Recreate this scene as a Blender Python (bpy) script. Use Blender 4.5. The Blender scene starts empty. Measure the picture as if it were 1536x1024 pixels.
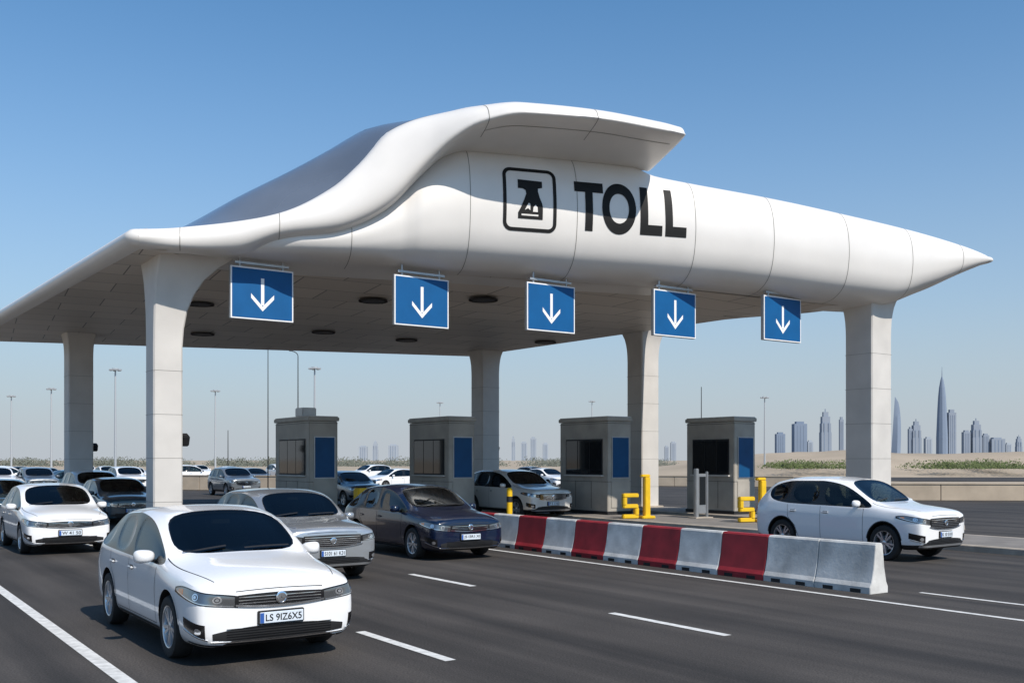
import bpy,bmesh,math,random
from mathutils import Vector,Matrix,noise
from mathutils.bvhtree import BVHTree
random.seed(7)
sc=bpy.context.scene
D=Vector((-.567,.823,0)).normalized(); N=Vector((D.y,-D.x,0))
def ST(s,t,z=0): return N*s+D*t+Vector((0,0,z))
# ------------------------------------------------------------ materials
def mat(name,col,rough=.5,metal=0,var=0,vscale=3,coat=0,bump=0,bscale=60,spec=None,col2=None,stretch=None):
    m=bpy.data.materials.new(name); m.use_nodes=True
    nt=m.node_tree; b=nt.nodes["Principled BSDF"]
    c=(col[0],col[1],col[2],1)
    b.inputs["Base Color"].default_value=c
    b.inputs["Roughness"].default_value=rough; b.inputs["Metallic"].default_value=metal
    if coat: b.inputs["Coat Weight"].default_value=coat; b.inputs["Coat Roughness"].default_value=.03
    if spec is not None: b.inputs["Specular IOR Level"].default_value=spec
    if var or col2:
        tc=nt.nodes.new("ShaderNodeTexCoord"); src=tc.outputs["Object"]
        if stretch:
            mp=nt.nodes.new("ShaderNodeMapping"); mp.vector_type='TEXTURE'
            mp.inputs["Rotation"].default_value=(0,0,stretch[0]); mp.inputs["Scale"].default_value=stretch[1]
            nt.links.new(src,mp.inputs[0]); src=mp.outputs[0]
        n=nt.nodes.new("ShaderNodeTexNoise"); n.inputs["Scale"].default_value=vscale; n.inputs["Detail"].default_value=6
        nt.links.new(src,n.inputs["Vector"])
        r=nt.nodes.new("ShaderNodeValToRGB"); r.color_ramp.elements[0].position=.3; r.color_ramp.elements[1].position=.7
        c2=col2 if col2 else tuple(x*(1-var) for x in col)
        r.color_ramp.elements[0].color=(c2[0],c2[1],c2[2],1); r.color_ramp.elements[1].color=c
        nt.links.new(n.outputs["Fac"],r.inputs[0]); nt.links.new(r.outputs[0],b.inputs["Base Color"])
    if bump:
        n=nt.nodes.new("ShaderNodeTexNoise"); n.inputs["Scale"].default_value=bscale; n.inputs["Detail"].default_value=4
        tc=nt.nodes.new("ShaderNodeTexCoord"); nt.links.new(tc.outputs["Object"],n.inputs["Vector"])
        bp=nt.nodes.new("ShaderNodeBump"); bp.inputs["Strength"].default_value=bump; bp.inputs["Distance"].default_value=.02
        nt.links.new(n.outputs["Fac"],bp.inputs["Height"]); nt.links.new(bp.outputs[0],b.inputs["Normal"])
    return m
M={}
M['canopy']=mat("canopy_white_panel",(.77,.74,.70),.36,var=.10,vscale=.6)
M['seam']=mat("panel_joint",(.22,.21,.19),.8)
M['roofm']=mat("roof_metal",(.46,.50,.55),.18,.7,var=.35,vscale=.25)
M['black']=mat("black_letter_paint",(.008,.008,.008),.6,spec=.25)
M['col']=mat("column_concrete",(.62,.59,.55),.6,var=.14,vscale=1.2,bump=.1)
M['booth']=mat("booth_grey_panel",(.42,.385,.33),.5,var=.28,vscale=1.5,bump=.1,bscale=30)
M['boothtop']=mat("booth_roof_light",(.62,.60,.56),.6,var=.15)
M['blue']=mat("sign_blue",(.004,.095,.27),.5,var=.12,vscale=2,spec=.25)
M['bluedk']=mat("booth_blue_panel",(.005,.075,.20),.45,var=.2,vscale=2,spec=.25)
M['white']=mat("white_paint",(.8,.8,.8),.45)
M['steel']=mat("galvanised_steel",(.45,.46,.47),.4,.7,var=.15)
M['bglass']=mat("booth_dark_glass",(.012,.014,.016),.06,spec=.6)
M['yellow']=mat("yellow_paint",(.80,.50,.012),.4,var=.15,vscale=5)
M['red']=mat("red_barrier_paint",(.36,.020,.028),.6,var=.4,vscale=3)
M['bwhite']=mat("white_barrier_paint",(.68,.67,.64),.65,var=.42,vscale=2.6,bump=.15,bscale=20)  # noise blotches: grime plus mottled shading painted into the white
M['line']=mat("road_marking_paint",(.74,.73,.70),.7,var=.35,vscale=9)
M['kerb']=mat("kerb_concrete",(.44,.38,.31),.8,var=.3,vscale=3,bump=.2)
M['pave']=mat("island_paving",(.22,.20,.18),.85,var=.3,vscale=1.5,bump=.2)
M['wall']=mat("concrete_wall",(.50,.41,.31),.85,var=.28,vscale=.8,bump=.2)
M['chrome']=mat("chrome",(.80,.81,.83),.10,1)
M['rim']=mat("alloy_rim",(.60,.61,.63),.28,.85)
M['tyre']=mat("tyre_rubber",(.018,.018,.018),.8)
M['dark']=mat("black_plastic",(.012,.012,.013),.6)
M['interior']=mat("cabin_interior",(.045,.043,.042),.85)
M['seat']=mat("seat_fabric",(.16,.145,.13),.9,var=.2)
M['trim']=mat("gloss_black_trim",(.010,.010,.011),.15)
M['lamp']=mat("headlamp_housing",(.20,.21,.22),.08,.8,coat=1)
M['lens']=mat("headlamp_reflector",(.85,.87,.9),.06,.9,coat=1)
M['amber']=mat("amber_lens",(.45,.20,.08),.2,coat=1)
M['taill']=mat("tail_lamp_red",(.4,.01,.01),.2,coat=1)
M['plate']=mat("number_plate",(.62,.68,.74),.4)
M['plblue']=mat("plate_blue_band",(.03,.1,.35),.4)
paints={'white':((.82,.82,.82),.25,0),'silver':((.42,.44,.46),.25,.6),'navy':((.003,.009,.030),.2,0),
 'pearl':((.66,.64,.60),.28,.2),'teal':((.03,.06,.08),.2,.1),'grey':((.18,.20,.22),.28,.4)}
for k,(c,r,me) in paints.items(): M['p_'+k]=mat("car_paint_"+k,c,r,me,coat=1)
M['p_navy'].node_tree.nodes["Principled BSDF"].inputs["Coat Weight"].default_value=.7
g=bpy.data.materials.new("tinted_car_glass"); g.use_nodes=True; nt=g.node_tree; nt.nodes.clear()
o=nt.nodes.new("ShaderNodeOutputMaterial"); mx=nt.nodes.new("ShaderNodeMixShader"); tr=nt.nodes.new("ShaderNodeBsdfTransparent"); gl=nt.nodes.new("ShaderNodeBsdfGlossy"); fr=nt.nodes.new("ShaderNodeFresnel")
tr.inputs[0].default_value=(.26,.31,.30,1); gl.inputs["Roughness"].default_value=.02; gl.inputs[0].default_value=(.9,.95,1,1); fr.inputs[0].default_value=1.5
nt.links.new(fr.outputs[0],mx.inputs[0]); nt.links.new(tr.outputs[0],mx.inputs[1]); nt.links.new(gl.outputs[0],mx.inputs[2]); nt.links.new(mx.outputs[0],o.inputs[0]); M['glass']=g

# ------------------------------------------------------------ mesh builder
class MB:
    def __init__(s): s.v=[];s.f=[];s.m=[];s.mats=[]
    def mi(s,k):
        if k not in s.mats: s.mats.append(k)
        return s.mats.index(k)
    def add(s,vs,fs,k,X=None):
        o=len(s.v); s.v+=[tuple(X@Vector(v)) if X else tuple(v) for v in vs]
        i=s.mi(k) if isinstance(k,str) else None
        for n,f in enumerate(fs):
            s.f.append([a+o for a in f]); s.m.append(i if i is not None else s.mi(k[n]))
    def box(s,c,d,k,X=None,taper=1,ch=0):
        x,y,z=d[0]/2,d[1]/2,d[2]/2
        if ch<=0:
            vs=[(c[0]+a*x*(taper if e>0 else 1),c[1]+b*y*(taper if e>0 else 1),c[2]+e*z) for e in(-1,1) for b in(-1,1) for a in(-1,1)]
            s.add(vs,[(0,2,3,1),(4,5,7,6),(0,1,5,4),(2,6,7,3),(0,4,6,2),(1,3,7,5)],k,X)
        else:
            bm=bmesh.new(); bmesh.ops.create_cube(bm,size=1)
            for v in bm.verts: v.co=Vector((v.co.x*d[0],v.co.y*d[1],v.co.z*d[2]))
            bmesh.ops.bevel(bm,geom=bm.edges[:],offset=ch,segments=2,affect='EDGES')
            bm.verts.index_update()
            s.add([tuple(v.co+Vector(c)) for v in bm.verts],[[v.index for v in f.verts] for f in bm.faces],k,X); bm.free()
    def tube(s,p0,p1,r0,r1,k,n=12,X=None):
        p0,p1=Vector(p0),Vector(p1); q=(p1-p0).to_track_quat('Z','Y').to_matrix()
        vs=[];
        for p,r in((p0,r0),(p1,r1)):
            for i in range(n):
                a=2*math.pi*i/n; vs.append(p+q@Vector((r*math.cos(a),r*math.sin(a),0)))
        fs=[(i,(i+1)%n,n+(i+1)%n,n+i) for i in range(n)]+[list(range(n))[::-1],list(range(n,2*n))]
        s.add(vs,fs,k,X)
    def lathe(s,prof,k,n=32,X=None):
        vs=[];
        for r,h in prof:
            for i in range(n):
                a=2*math.pi*i/n; vs.append((r*math.cos(a),h,r*math.sin(a)))
        fs=[];m=len(prof)
        for j in range(m-1):
            for i in range(n): fs.append((j*n+i,j*n+(i+1)%n,(j+1)*n+(i+1)%n,(j+1)*n+i))
        s.add(vs,fs,k,X)
    def grid(s,rows,k,skip=None):
        n=len(rows[0]); vs=[p for r in rows for p in r]
        fs=[(i*n+j,i*n+j+1,(i+1)*n+j+1,(i+1)*n+j) for i in range(len(rows)-1) for j in range(n-1)]
        s.add(vs,fs,k)
    def mesh(s,name,angle=40,smooth=True):
        me=bpy.data.meshes.new(name); me.from_pydata(s.v,[],s.f)
        for k in s.mats: me.materials.append(M[k])
        me.polygons.foreach_set("material_index",s.m)
        me.polygons.foreach_set("use_smooth",[smooth]*len(s.f))
        me.update()
        if smooth: me.set_sharp_from_angle(angle=math.radians(angle))
        return me
    def obj(s,name,parent=None,angle=40,smooth=True,recalc=False):
        me=s.mesh(name,angle,smooth)
        if recalc:
            bm=bmesh.new(); bm.from_mesh(me); bmesh.ops.recalc_face_normals(bm,faces=bm.faces); bm.to_mesh(me); bm.free()
        o=bpy.data.objects.new(name,me); sc.collection.objects.link(o)
        if parent: o.parent=parent
        return o
def empty(name,loc=(0,0,0)):
    o=bpy.data.objects.new(name,None); sc.collection.objects.link(o); o.location=loc; o.empty_display_size=.5; return o
def text_geo(body,offset=0.0,size=1.0,res=6):
    c=bpy.data.curves.new("t",'FONT'); c.body=body; c.size=size; c.offset=offset; c.resolution_u=res
    o=bpy.data.objects.new("t",c); sc.collection.objects.link(o)
    bpy.context.view_layer.update()
    dg=bpy.context.evaluated_depsgraph_get(); me=bpy.data.meshes.new_from_object(o.evaluated_get(dg))
    vs=[tuple(v.co) for v in me.vertices]; fs=[tuple(p.vertices) for p in me.polygons]
    bpy.data.objects.remove(o); bpy.data.meshes.remove(me)
    return vs,fs
def fit(vs,x0,x1,y0,y1):
    ax=min(v[0] for v in vs);bx=max(v[0] for v in vs);ay=min(v[1] for v in vs);by=max(v[1] for v in vs)
    return [(x0+(v[0]-ax)/(bx-ax)*(x1-x0),y0+(v[1]-ay)/(by-ay)*(y1-y0),0) for v in vs]
def pchip(xs,ys,x):
    n=len(xs)
    if x<=xs[0]: return ys[0]
    if x>=xs[-1]: return ys[-1]
    i=max(j for j in range(n-1) if xs[j]<=x)
    d=[(ys[j+1]-ys[j])/(xs[j+1]-xs[j]) for j in range(n-1)]
    def m(j):
        if j==0: return d[0]
        if j==n-1: return d[-1]
        if d[j-1]*d[j]<=0: return 0
        return 2*d[j-1]*d[j]/(d[j-1]+d[j])
    h=xs[i+1]-xs[i]; t=(x-xs[i])/h
    return (2*t**3-3*t*t+1)*ys[i]+(t**3-2*t*t+t)*h*m(i)+(-2*t**3+3*t*t)*ys[i+1]+(t**3-t*t)*h*m(i+1)
def frange(a,b,n): return [a+(b-a)*i/n for i in range(n+1)]

# ------------------------------------------------------------ cars
def sedan_stations():
    low=[(0,.19),(.80,.19),(.885,.26),(.90,.45)]
    def S(x,*t): return (x,low+list(t))
    return [
    (2.27,[(0,.25),(.56,.25),(.72,.29),(.78,.44),(.77,.60),(.71,.72),(.56,.765),(.3,.785),(0,.795)]),
    (2.21,[(0,.20),(.70,.20),(.83,.26),(.86,.45),(.85,.65),(.80,.78),(.64,.83),(.35,.85),(0,.86)]),
    (1.95,[(0,.19),(.79,.19),(.88,.27),(.905,.45),(.895,.69),(.86,.83),(.70,.89),(.38,.925),(0,.935)]),
    S(1.5,(.915,.72),(.88,.885),(.75,.94),(.42,.985),(0,1.0)),
    S(1.08,(.91,.75),(.885,.93),(.82,.985),(.74,1.015),(0,1.065)),
    S(.70,(.91,.75),(.885,.94),(.78,1.19),(.69,1.24),(0,1.29)),
    S(.28,(.91,.75),(.887,.945),(.735,1.39),(.645,1.45),(0,1.49)),
    S(-.26,(.91,.75),(.887,.95),(.73,1.44),(.635,1.50),(0,1.53)),
    S(-.34,(.91,.75),(.887,.95),(.73,1.44),(.635,1.50),(0,1.53)),
    S(-1.14,(.91,.76),(.885,.965),(.71,1.40),(.615,1.465),(0,1.50)),
    S(-1.34,(.91,.76),(.885,.97),(.71,1.34),(.615,1.41),(0,1.45)),
    S(-1.84,(.905,.77),(.88,.985),(.80,1.08),(.70,1.11),(0,1.14)),
    (-2.12,[(0,.21),(.74,.21),(.84,.29),(.87,.48),(.87,.75),(.82,.96),(.71,1.04),(.5,1.07),(0,1.09)]),
    (-2.25,[(0,.30),(.6,.30),(.72,.35),(.77,.5),(.77,.73),(.73,.90),(.6,.96),(.4,.98),(0,.99)])]
def suv_stations():
    low=[(0,.24),(.82,.24),(.915,.33),(.935,.52)]
    def S(x,*t): return (x,low+list(t))
    return [
    (2.30,[(0,.31),(.58,.31),(.74,.36),(.81,.55),(.81,.77),(.76,.90),(.60,.955),(.3,.975),(0,.985)]),
    (2.24,[(0,.26),(.72,.26),(.85,.33),(.89,.55),(.885,.80),(.84,.95),(.68,1.01),(.35,1.03),(0,1.04)]),
    (1.95,[(0,.24),(.80,.24),(.905,.33),(.93,.53),(.925,.83),(.89,.985),(.75,1.05),(.4,1.08),(0,1.09)]),
    S(1.5,(.94,.86),(.91,1.03),(.79,1.09),(.45,1.125),(0,1.135)),
    S(1.09,(.94,.88),(.915,1.06),(.85,1.125),(.76,1.155),(0,1.195)),
    S(.74,(.94,.88),(.915,1.07),(.81,1.325),(.72,1.38),(0,1.42)),
    S(.33,(.94,.88),(.915,1.075),(.775,1.55),(.68,1.615),(0,1.645)),
    S(-.22,(.94,.88),(.915,1.085),(.775,1.615),(.67,1.68),(0,1.71)),
    S(-.30,(.94,.88),(.915,1.085),(.775,1.615),(.67,1.68),(0,1.71)),
    S(-1.12,(.94,.89),(.915,1.10),(.765,1.605),(.665,1.67),(0,1.705)),
    S(-1.22,(.94,.89),(.915,1.11),(.76,1.595),(.66,1.66),(0,1.695)),
    S(-1.80,(.94,.90),(.905,1.16),(.745,1.49),(.64,1.57),(0,1.61)),
    (-2.16,[(0,.26),(.76,.26),(.87,.36),(.89,.55),(.89,.88),(.85,1.09),(.73,1.18),(.6,1.23),(0,1.26)]),
    (-2.27,[(0,.36),(.62,.36),(.75,.41),(.80,.56),(.80,.84),(.77,1.0),(.66,1.07),(.5,1.09),(0,1.11)])]
def wheel(mb,R,X,wd=.22):
    h=wd/2; r=R*.68
    mb.lathe([(r,-h*.9),(R*.8,-h),(R*.95,-h*.92),(R,-h*.6),(R,h*.6),(R*.95,h*.92),(R*.8,h),(r,h*.9),(r*.99,h*.8)],'tyre',36,X)
    mb.lathe([(r,h*.9),(r*.95,h*.86),(r*.9,h*.45),(r*.88,-h*.3)],'rim',36,X)
    mb.lathe([(r*.88,-h*.1),(.01,-h*.1)],'dark',24,X)
    mb.lathe([(r*.6,h*.05),(.01,h*.05)],'steel',24,X)
    mb.lathe([(R*.13,h*.3),(R*.13,h*.74),(R*.08,h*.8),(.005,h*.8)],'rim',16,X)
    for i in range(5):
        for dd in(-.13,.13):
            a=2*math.pi*i/5+dd; ca,sa=math.cos(a),math.sin(a)
            b=2*math.pi*i/5+dd*1.5; cb,sb=math.cos(b),math.sin(b)
            w=R*.05; p0=Vector((ca*R*.1,0,sa*R*.1)); p1=Vector((cb*r*.95,0,sb*r*.95))
            dr=(p1-p0).normalized(); sd=Vector((-dr.z,0,dr.x))
            vs=[]
            for p,hh in((p0,h*.72),(p1,h*.8)):
                for q in(-1,1):
                    vs.append(p+sd*w*q+Vector((0,hh,0))); vs.append(p+sd*w*q*1.3+Vector((0,hh-.05,0)))
            mb.add(vs,[(0,2,6,4),(1,0,4,5),(2,3,7,6)],'rim',X)
cache={}
def car_mesh(kind,paint,plate):
    key=(kind,paint,plate)
    if key in cache: return cache[key]
    P='p_'+paint; st=sedan_stations() if kind=='sedan' else suv_stations()
    bm=bmesh.new(); rings=[]
    for x,pts in st:
        full=[(y,z) for y,z in pts]+[(-y,z) for y,z in pts[7:0:-1]]
        rings.append([bm.verts.new((x,y,z)) for y,z in full])
    G={};n=16
    for i in range(len(rings)-1):
        for k in range(n):
            f=bm.faces.new((rings[i][k],rings[i][(k+1)%n],rings[i+1][(k+1)%n],rings[i+1][k])); f.smooth=True
            G[(i,k)]=f; j=k if k<8 else 15-k
            f.material_index=3 if j==0 else (0 if kind=='sedan' or j!=1 else 3)
    bm.faces.new(rings[0][::-1]); bm.faces.new(rings[-1])
    bmesh.ops.recalc_face_normals(bm,faces=bm.faces)
    def seg(j): return (j,15-j)
    groups=[[G[(i,k)] for i in(4,5) for k in seg(7)]]
    groups.append([G[(10 if kind=='sedan' else 11,k)] for k in seg(7)])
    for k in seg(5):
        groups+=[[G[(i,k)] for i in(4,5,6)],[G[(8,k)]]]
        groups+=[[G[(10,k)]]] 
        G[(7,k)].material_index=2; G[(9,k)].material_index=2
    for g in groups:
        r=bmesh.ops.inset_region(bm,faces=g,thickness=.014,depth=-.004,use_even_offset=True)
        for f in r['faces']: f.material_index=2
        for f in g: f.material_index=1
    cl=bm.edges.layers.float.new('crease_edge')
    for i in range(len(rings)-1):
        for k,cv in((5,.45),(11,.45),(4,.38),(12,.38),(1,.5),(15,.5),(6,.35),(10,.35)):
            e=bm.edges.get((rings[i][k],rings[i+1][k]))
            if e: e[cl]=cv
    for e in bm.edges:
        if len(e.link_faces)==2:
            a,b_=e.link_faces[0].material_index,e.link_faces[1].material_index
            if a!=b_ and (1 in(a,b_) or 2 in(a,b_)): e[cl]=1.0
    me=bpy.data.meshes.new("b"); bm.to_mesh(me); bm.free()
    order=[P,'glass','trim','dark']
    for k in order: me.materials.append(M[k])
    ob=bpy.data.objects.new("b",me); sc.collection.objects.link(ob)
    m=ob.modifiers.new("s",'SUBSURF'); m.levels=2; m.render_levels=2
    bpy.context.view_layer.update(); dg=bpy.context.evaluated_depsgraph_get()
    bvh=BVHTree.FromObject(ob,dg)
    R=.325 if kind=='sedan' else .365; ax=(1.36,-1.33) if kind=='sedan' else (1.40,-1.36)
    cb=MB()
    for k in order: cb.mi(k)
    for x in ax:
        for sgn in(-1,1):
            cb.tube((x,sgn*.60,R+.015),(x,sgn*1.1,R+.015),R+.055,R+.055,'dark',40)
    cut=cb.obj("cut",recalc=True)
    bo=ob.modifiers.new("bo",'BOOLEAN'); bo.operation='DIFFERENCE'; bo.object=cut; bo.solver='EXACT'
    bpy.context.view_layer.update(); dg=bpy.context.evaluated_depsgraph_get()
    me2=bpy.data.meshes.new_from_object(ob.evaluated_get(dg))
    out=MB()
    out.add([tuple(v.co) for v in me2.vertices],[tuple(p.vertices) for p in me2.polygons],[order[min(p.material_index,3)] for p in me2.polygons])
    out.add([tuple(v.co-v.normal*.03) for v in me2.vertices],[tuple(p.vertices) for p in me2.polygons if p.material_index!=1],'interior')
    bpy.data.objects.remove(ob); bpy.data.objects.remove(cut)
    zo=0 if kind=='sedan' else .15
    out.box((.80,0,.80+zo),(.42,1.5,.26),'interior',ch=.05)
    out.box((0,0,.34+zo),(2.6,1.5,.1),'interior')
    for sx,ys in((-.12,(-.38,.38)),(-1.02,(-.40,0,.40))):
        for y in ys:
            X=Matrix.Translation((sx,y,.80+zo))@Matrix.Rotation(-.22,4,'Y')
            out.box((-.08,0,0),(.14,.46 if len(ys)==2 else .40,.66),'seat',X,ch=.05); out.box((-.08,0,.43),(.10,.25,.17),'seat',X,ch=.04)
            out.box((sx+.18,y,.52+zo),(.5,.46 if len(ys)==2 else .40,.14),'seat',ch=.05)
    X=Matrix.Translation((.50,.38,.93+zo))@Matrix.Rotation(math.radians(65),4,'Y')@Matrix.Rotation(math.pi/2,4,'X')
    out.lathe([(.175,0),(.19,.012),(.20,0),(.19,-.012),(.175,0)],'dark',24,X)
    out.box((.36,0,1.34+zo*1.1),(.03,.22,.06),'dark',ch=.01)
    x0=1.2
    def hitc(th,z,off):
        a=math.radians(th); d=Vector((math.cos(a),math.sin(a),0))
        r=bvh.ray_cast(Vector((x0,0,z))+d*3,-d)
        if r[0] is None: return None
        return r[0]+d*off
    def cpatch(t0,t1,lo,hi,k,off=.006,nu=14,nv=5,both=True):
        for sg in((1,-1) if both else (1,)):
            rows=[]
            for i in range(nu+1):
                u=i/nu; th=(t0+(t1-t0)*u)*sg; a,b=lo(u),hi(u)
                row=[hitc(th,a,-.03)]+[hitc(th,a+(b-a)*j/nv,off) for j in range(nv+1)]+[hitc(th,b,-.03)]
                if any(p is None for p in row): continue
                rows.append(row)
            if len(rows)>1:
                out.grid(rows,k)
                for rw in(rows[0],rows[-1]): out.add(rw,[list(range(len(rw)))],k)
    def spatch(pts,w,k,off=.003):
        for sg in(1,-1):
            fine=[]
            for a,b in zip(pts[:-1],pts[1:]):
                nn=max(2,int((Vector(b)-Vector(a)).length/.06))
                for i in range(nn): fine.append(Vector(a).lerp(Vector(b),i/nn))
            fine.append(Vector(pts[-1])); rows=[]
            for i,p in enumerate(fine):
                t=(fine[min(i+1,len(fine)-1)]-fine[max(i-1,0)]).normalized(); nr=Vector((-t.y,t.x))*w/2
                row=[]
                for q in(p-nr,p+nr):
                    r=bvh.ray_cast(Vector((q.x,sg*2,q.y)),Vector((0,-sg,0)))
                    if r[0] is not None: row.append(r[0]+Vector((0,sg*off,0)))
                if len(row)==2: rows.append(row)
            if len(rows)>1: out.grid(rows,k)
    L=lambda a,b:(lambda u:a+(b-a)*u)
    def disc(th,z,r,k,off):
        rows=[]
        for i in range(13):
            rr=r*math.sin(math.pi*i/12*.999+.0005); dt=math.degrees(r*math.cos(math.pi*i/12)/1.05)
            for_row=[hitc(th+dt,z+rr*q,off) for q in(-1,-.33,.33,1)]
            if any(p is None for p in for_row): return
            rows.append(for_row)
        out.grid(rows,k)
    def lamps(t0,t1,z0,z1,h0,h1):
        lo=lambda u:z0+(z1-z0)*u**1.25; hi=lambda u:z0+h0+(z1+h1-z0-h0)*u**.9-(h1*.55*max(0,(u-.6)/.4)**2)
        cpatch(t0,t1,lo,hi,'trim',.006,18,6)
        cpatch(t0+1.5,t1-2,lambda u:lo(u)+.014,lambda u:hi(u)-.010,'lamp',.009,18,6)
        cpatch(t0+2,t1-4,lambda u:lo(u)+.010,lambda u:lo(u)+.018,'lens',.013,18,1)
        for sg in(1,-1):
            for f,r in((.22,.036),(.47,.036)):
                th=t0+(t1-t0)*f; zc=(lo(f)+hi(f))/2+.004; rr=min(r,(hi(f)-lo(f))*.40)
                disc(sg*th,zc,rr,'lens',.013); disc(sg*th,zc,rr*.62,'trim',.016); disc(sg*th,zc,rr*.45,'lens',.018)
        cpatch(t0+(t1-t0)*.74,t0+(t1-t0)*.86,lambda u:lo(.74+.12*u)+.03,lambda u:hi(.74+.12*u)-.025,'amber',.012,5,3)
    if kind=='sedan':
        lamps(23,64,.595,.725,.115,.105)
        cpatch(-23,23,lambda u:.600+.02*abs(2*u-1)**2,lambda u:.725-.012*abs(2*u-1)**2,'trim',.007,24,5,False)
        for z in(.632,.662,.693): cpatch(-22.5,22.5,lambda u,z=z:z-.003,lambda u,z=z:z+.004,'chrome',.018,24,1,False)
        cpatch(-24,24,lambda u:.580+.028*abs(2*u-1)**2,lambda u:.598+.028*abs(2*u-1)**2,'chrome',.020,24,1,False)
        cpatch(-34,34,lambda u:.255+.03*abs(2*u-1)**4,lambda u:.40-.05*abs(2*u-1)**3,'dark',.006,26,4,False)
        for z in(.285,.31,.335,.36,.385): cpatch(-28,28,lambda u,z=z:z-.003,lambda u,z=z:z+.003,'trim',.014,24,1,False)
        cpatch(-35,35,lambda u:.240+.014*abs(2*u-1)**2,lambda u:.252+.014*abs(2*u-1)**2,'chrome',.014,26,1,False)
        cpatch(37,52,lambda u:.30+.10*u,lambda u:.44+.06*u,'trim',.006,10,4); cpatch(36,52,lambda u:.28+.09*u,lambda u:.291+.09*u,'chrome',.013,8,1)
        for sg in(1,-1): disc(sg*40.5,.375,.034,'lens',.014)
        cpatch(-50,50,lambda u:.205+.03*abs(2*u-1)**3,lambda u:.225+.03*abs(2*u-1)**3,'dark',.010,30,1,False)
        pz=.475; bz=.668; my,mz,mx=.985,1.015,.76; hz=.82; dx=(1.02,-.30,-1.22); belt=.94; sill=.24
    else:
        lamps(27,62,.755,.885,.11,.09)
        cpatch(-27,27,lambda u:.675+.05*abs(2*u-1)**3,lambda u:.895-.01*abs(2*u-1)**2,'trim',.007,24,6,False)
        for z in(.71,.745,.78,.815,.855): cpatch(-26,26,lambda u,z=z:z-.006,lambda u,z=z:z+.007,'chrome',.020,24,1,False)
        cpatch(-28,28,lambda u:.66+.05*abs(2*u-1)**3,lambda u:.677+.05*abs(2*u-1)**3,'chrome',.024,24,1,False)
        cpatch(-30,30,lambda u:.355+.03*abs(2*u-1)**4,lambda u:.475-.03*abs(2*u-1)**3,'dark',.006,24,4,False)
        for z in(.39,.42,.45): cpatch(-26,26,lambda u,z=z:z-.003,lambda u,z=z:z+.003,'trim',.014,24,1,False)
        cpatch(-40,40,L(.305,.305),L(.345,.345),'steel',.012,24,1,False)
        cpatch(34,49,lambda u:.40+.08*u,lambda u:.54+.06*u,'trim',.006,8,4); cpatch(33,48,lambda u:.38+.07*u,lambda u:.392+.07*u,'chrome',.014,8,1)
        for sg in(1,-1): disc(sg*38,.475,.036,'lens',.014)
        pz=.555; bz=.785; my,mz,mx=1.02,1.15,.78; hz=.94; dx=(1.03,-.26,-1.20); belt=1.08; sill=.30
    for x in ax:
        pts=[(x+(R+.062)*math.cos(a),R+.015+(R+.062)*math.sin(a)) for a in frange(math.radians(8),math.radians(172),20)]
        spatch(pts,.022,'dark' if kind=='suv' else P,.006)
    spatch([(dx[0]-.14,belt-.03),(dx[0]-.16,.6),(dx[0]-.16,sill+.06),(dx[1],sill+.06)],.008,'dark')
    spatch([(dx[1],belt-.01),(dx[1],sill+.06),(dx[2]+.32,sill+.06),(dx[2]+.22,.62),(dx[2]+.02,.80),(dx[2],belt)],.008,'dark')
    spatch([(.9,sill+.01),(-.9,sill+.01)],.04,'dark',.006)
    for sg in(1,-1):
        rows=[]
        for i in range(15):
            x=1.05+(2.12-1.05)*i/14; row=[]
            for dy in(-.005,.005):
                r=bvh.ray_cast(Vector((x,sg*(.81-.16*(i/14)**2)+dy,2)),Vector((0,0,-1)))
                row.append(r[0]+Vector((0,0,.002)))
            rows.append(row)
        out.grid(rows,'dark')
        rows=[]
        for i in range(11):
            y=sg*.10-.05+ (.55*i/10 if sg>0 else -.5+.5*i/10); row=[]
            for dxx in(-.012,.012):
                r=bvh.ray_cast(Vector((1.04-.05*i/10+dxx,y,2)),Vector((0,0,-1)))
                row.append(r[0]+Vector((.004,0,.018)))
            rows.append(row)
        out.grid(rows,'dark')
        for hx in(dx[1]+.14,dx[2]+.16):
            r=bvh.ray_cast(Vector((hx,sg*2,hz)),Vector((0,-sg,0)))
            out.box((hx,r[0].y+sg*.018,hz),(.19,.026,.028),P,ch=.009)
            out.box((hx,r[0].y+sg*.002,hz),(.12,.01,.05),'dark')
        bm=bmesh.new(); bmesh.ops.create_icosphere(bm,subdivisions=3,radius=1)
        for v in bm.verts:
            c=v.co; fx=.085 if c.x>0 else .045
            sq=lambda a:math.copysign(abs(a)**.7,a)
            v.co=Vector((mx+fx*c.x-.03*abs(c.y),sg*(my+.115*sq(c.y)),mz+.072*sq(c.z)*(1+.15*c.y)))
        bm.verts.index_update()
        out.add([tuple(v.co) for v in bm.verts],[[v.index for v in f.verts] for f in bm.faces],P); bm.free()
        out.box((mx-.02,sg*(my-.12),mz-.05),(.06,.12,.03),'trim',ch=.01)
        out.box((st[-2][0]-.03,sg*.66,st[-1][1][5][1]-.06),(.16,.26,.14),'taill',ch=.03)
    rows=[]
    for i in range(21):
        th=-24+48*i/20; zz=(.765 if kind=='sedan' else .945)-.012*abs(th/24)**2
        a,b=hitc(th,zz-.004,.003),hitc(th,zz+.004,.003)
        if a and b: rows.append([a,b])
    if len(rows)>1: out.grid(rows,'dark')
    h=hitc(0,bz,.022)
    X=Matrix.Translation(h)@Matrix.Rotation(math.radians(-90),4,'Z')
    out.lathe([(.062,0),(.062,.014),(.048,.018),(.046,.010),(.005,.012)],'chrome',24,X)
    out.box((h.x+.012,0,h.z),(.006,.07,.012),'chrome'); out.box((h.x+.012,0,h.z),(.006,.014,.07),'chrome')
    h=hitc(0,pz,.012); px=h.x+.02
    out.box((px-.03,0,pz),(.06,.50,.14),'dark',ch=.008)
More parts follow.
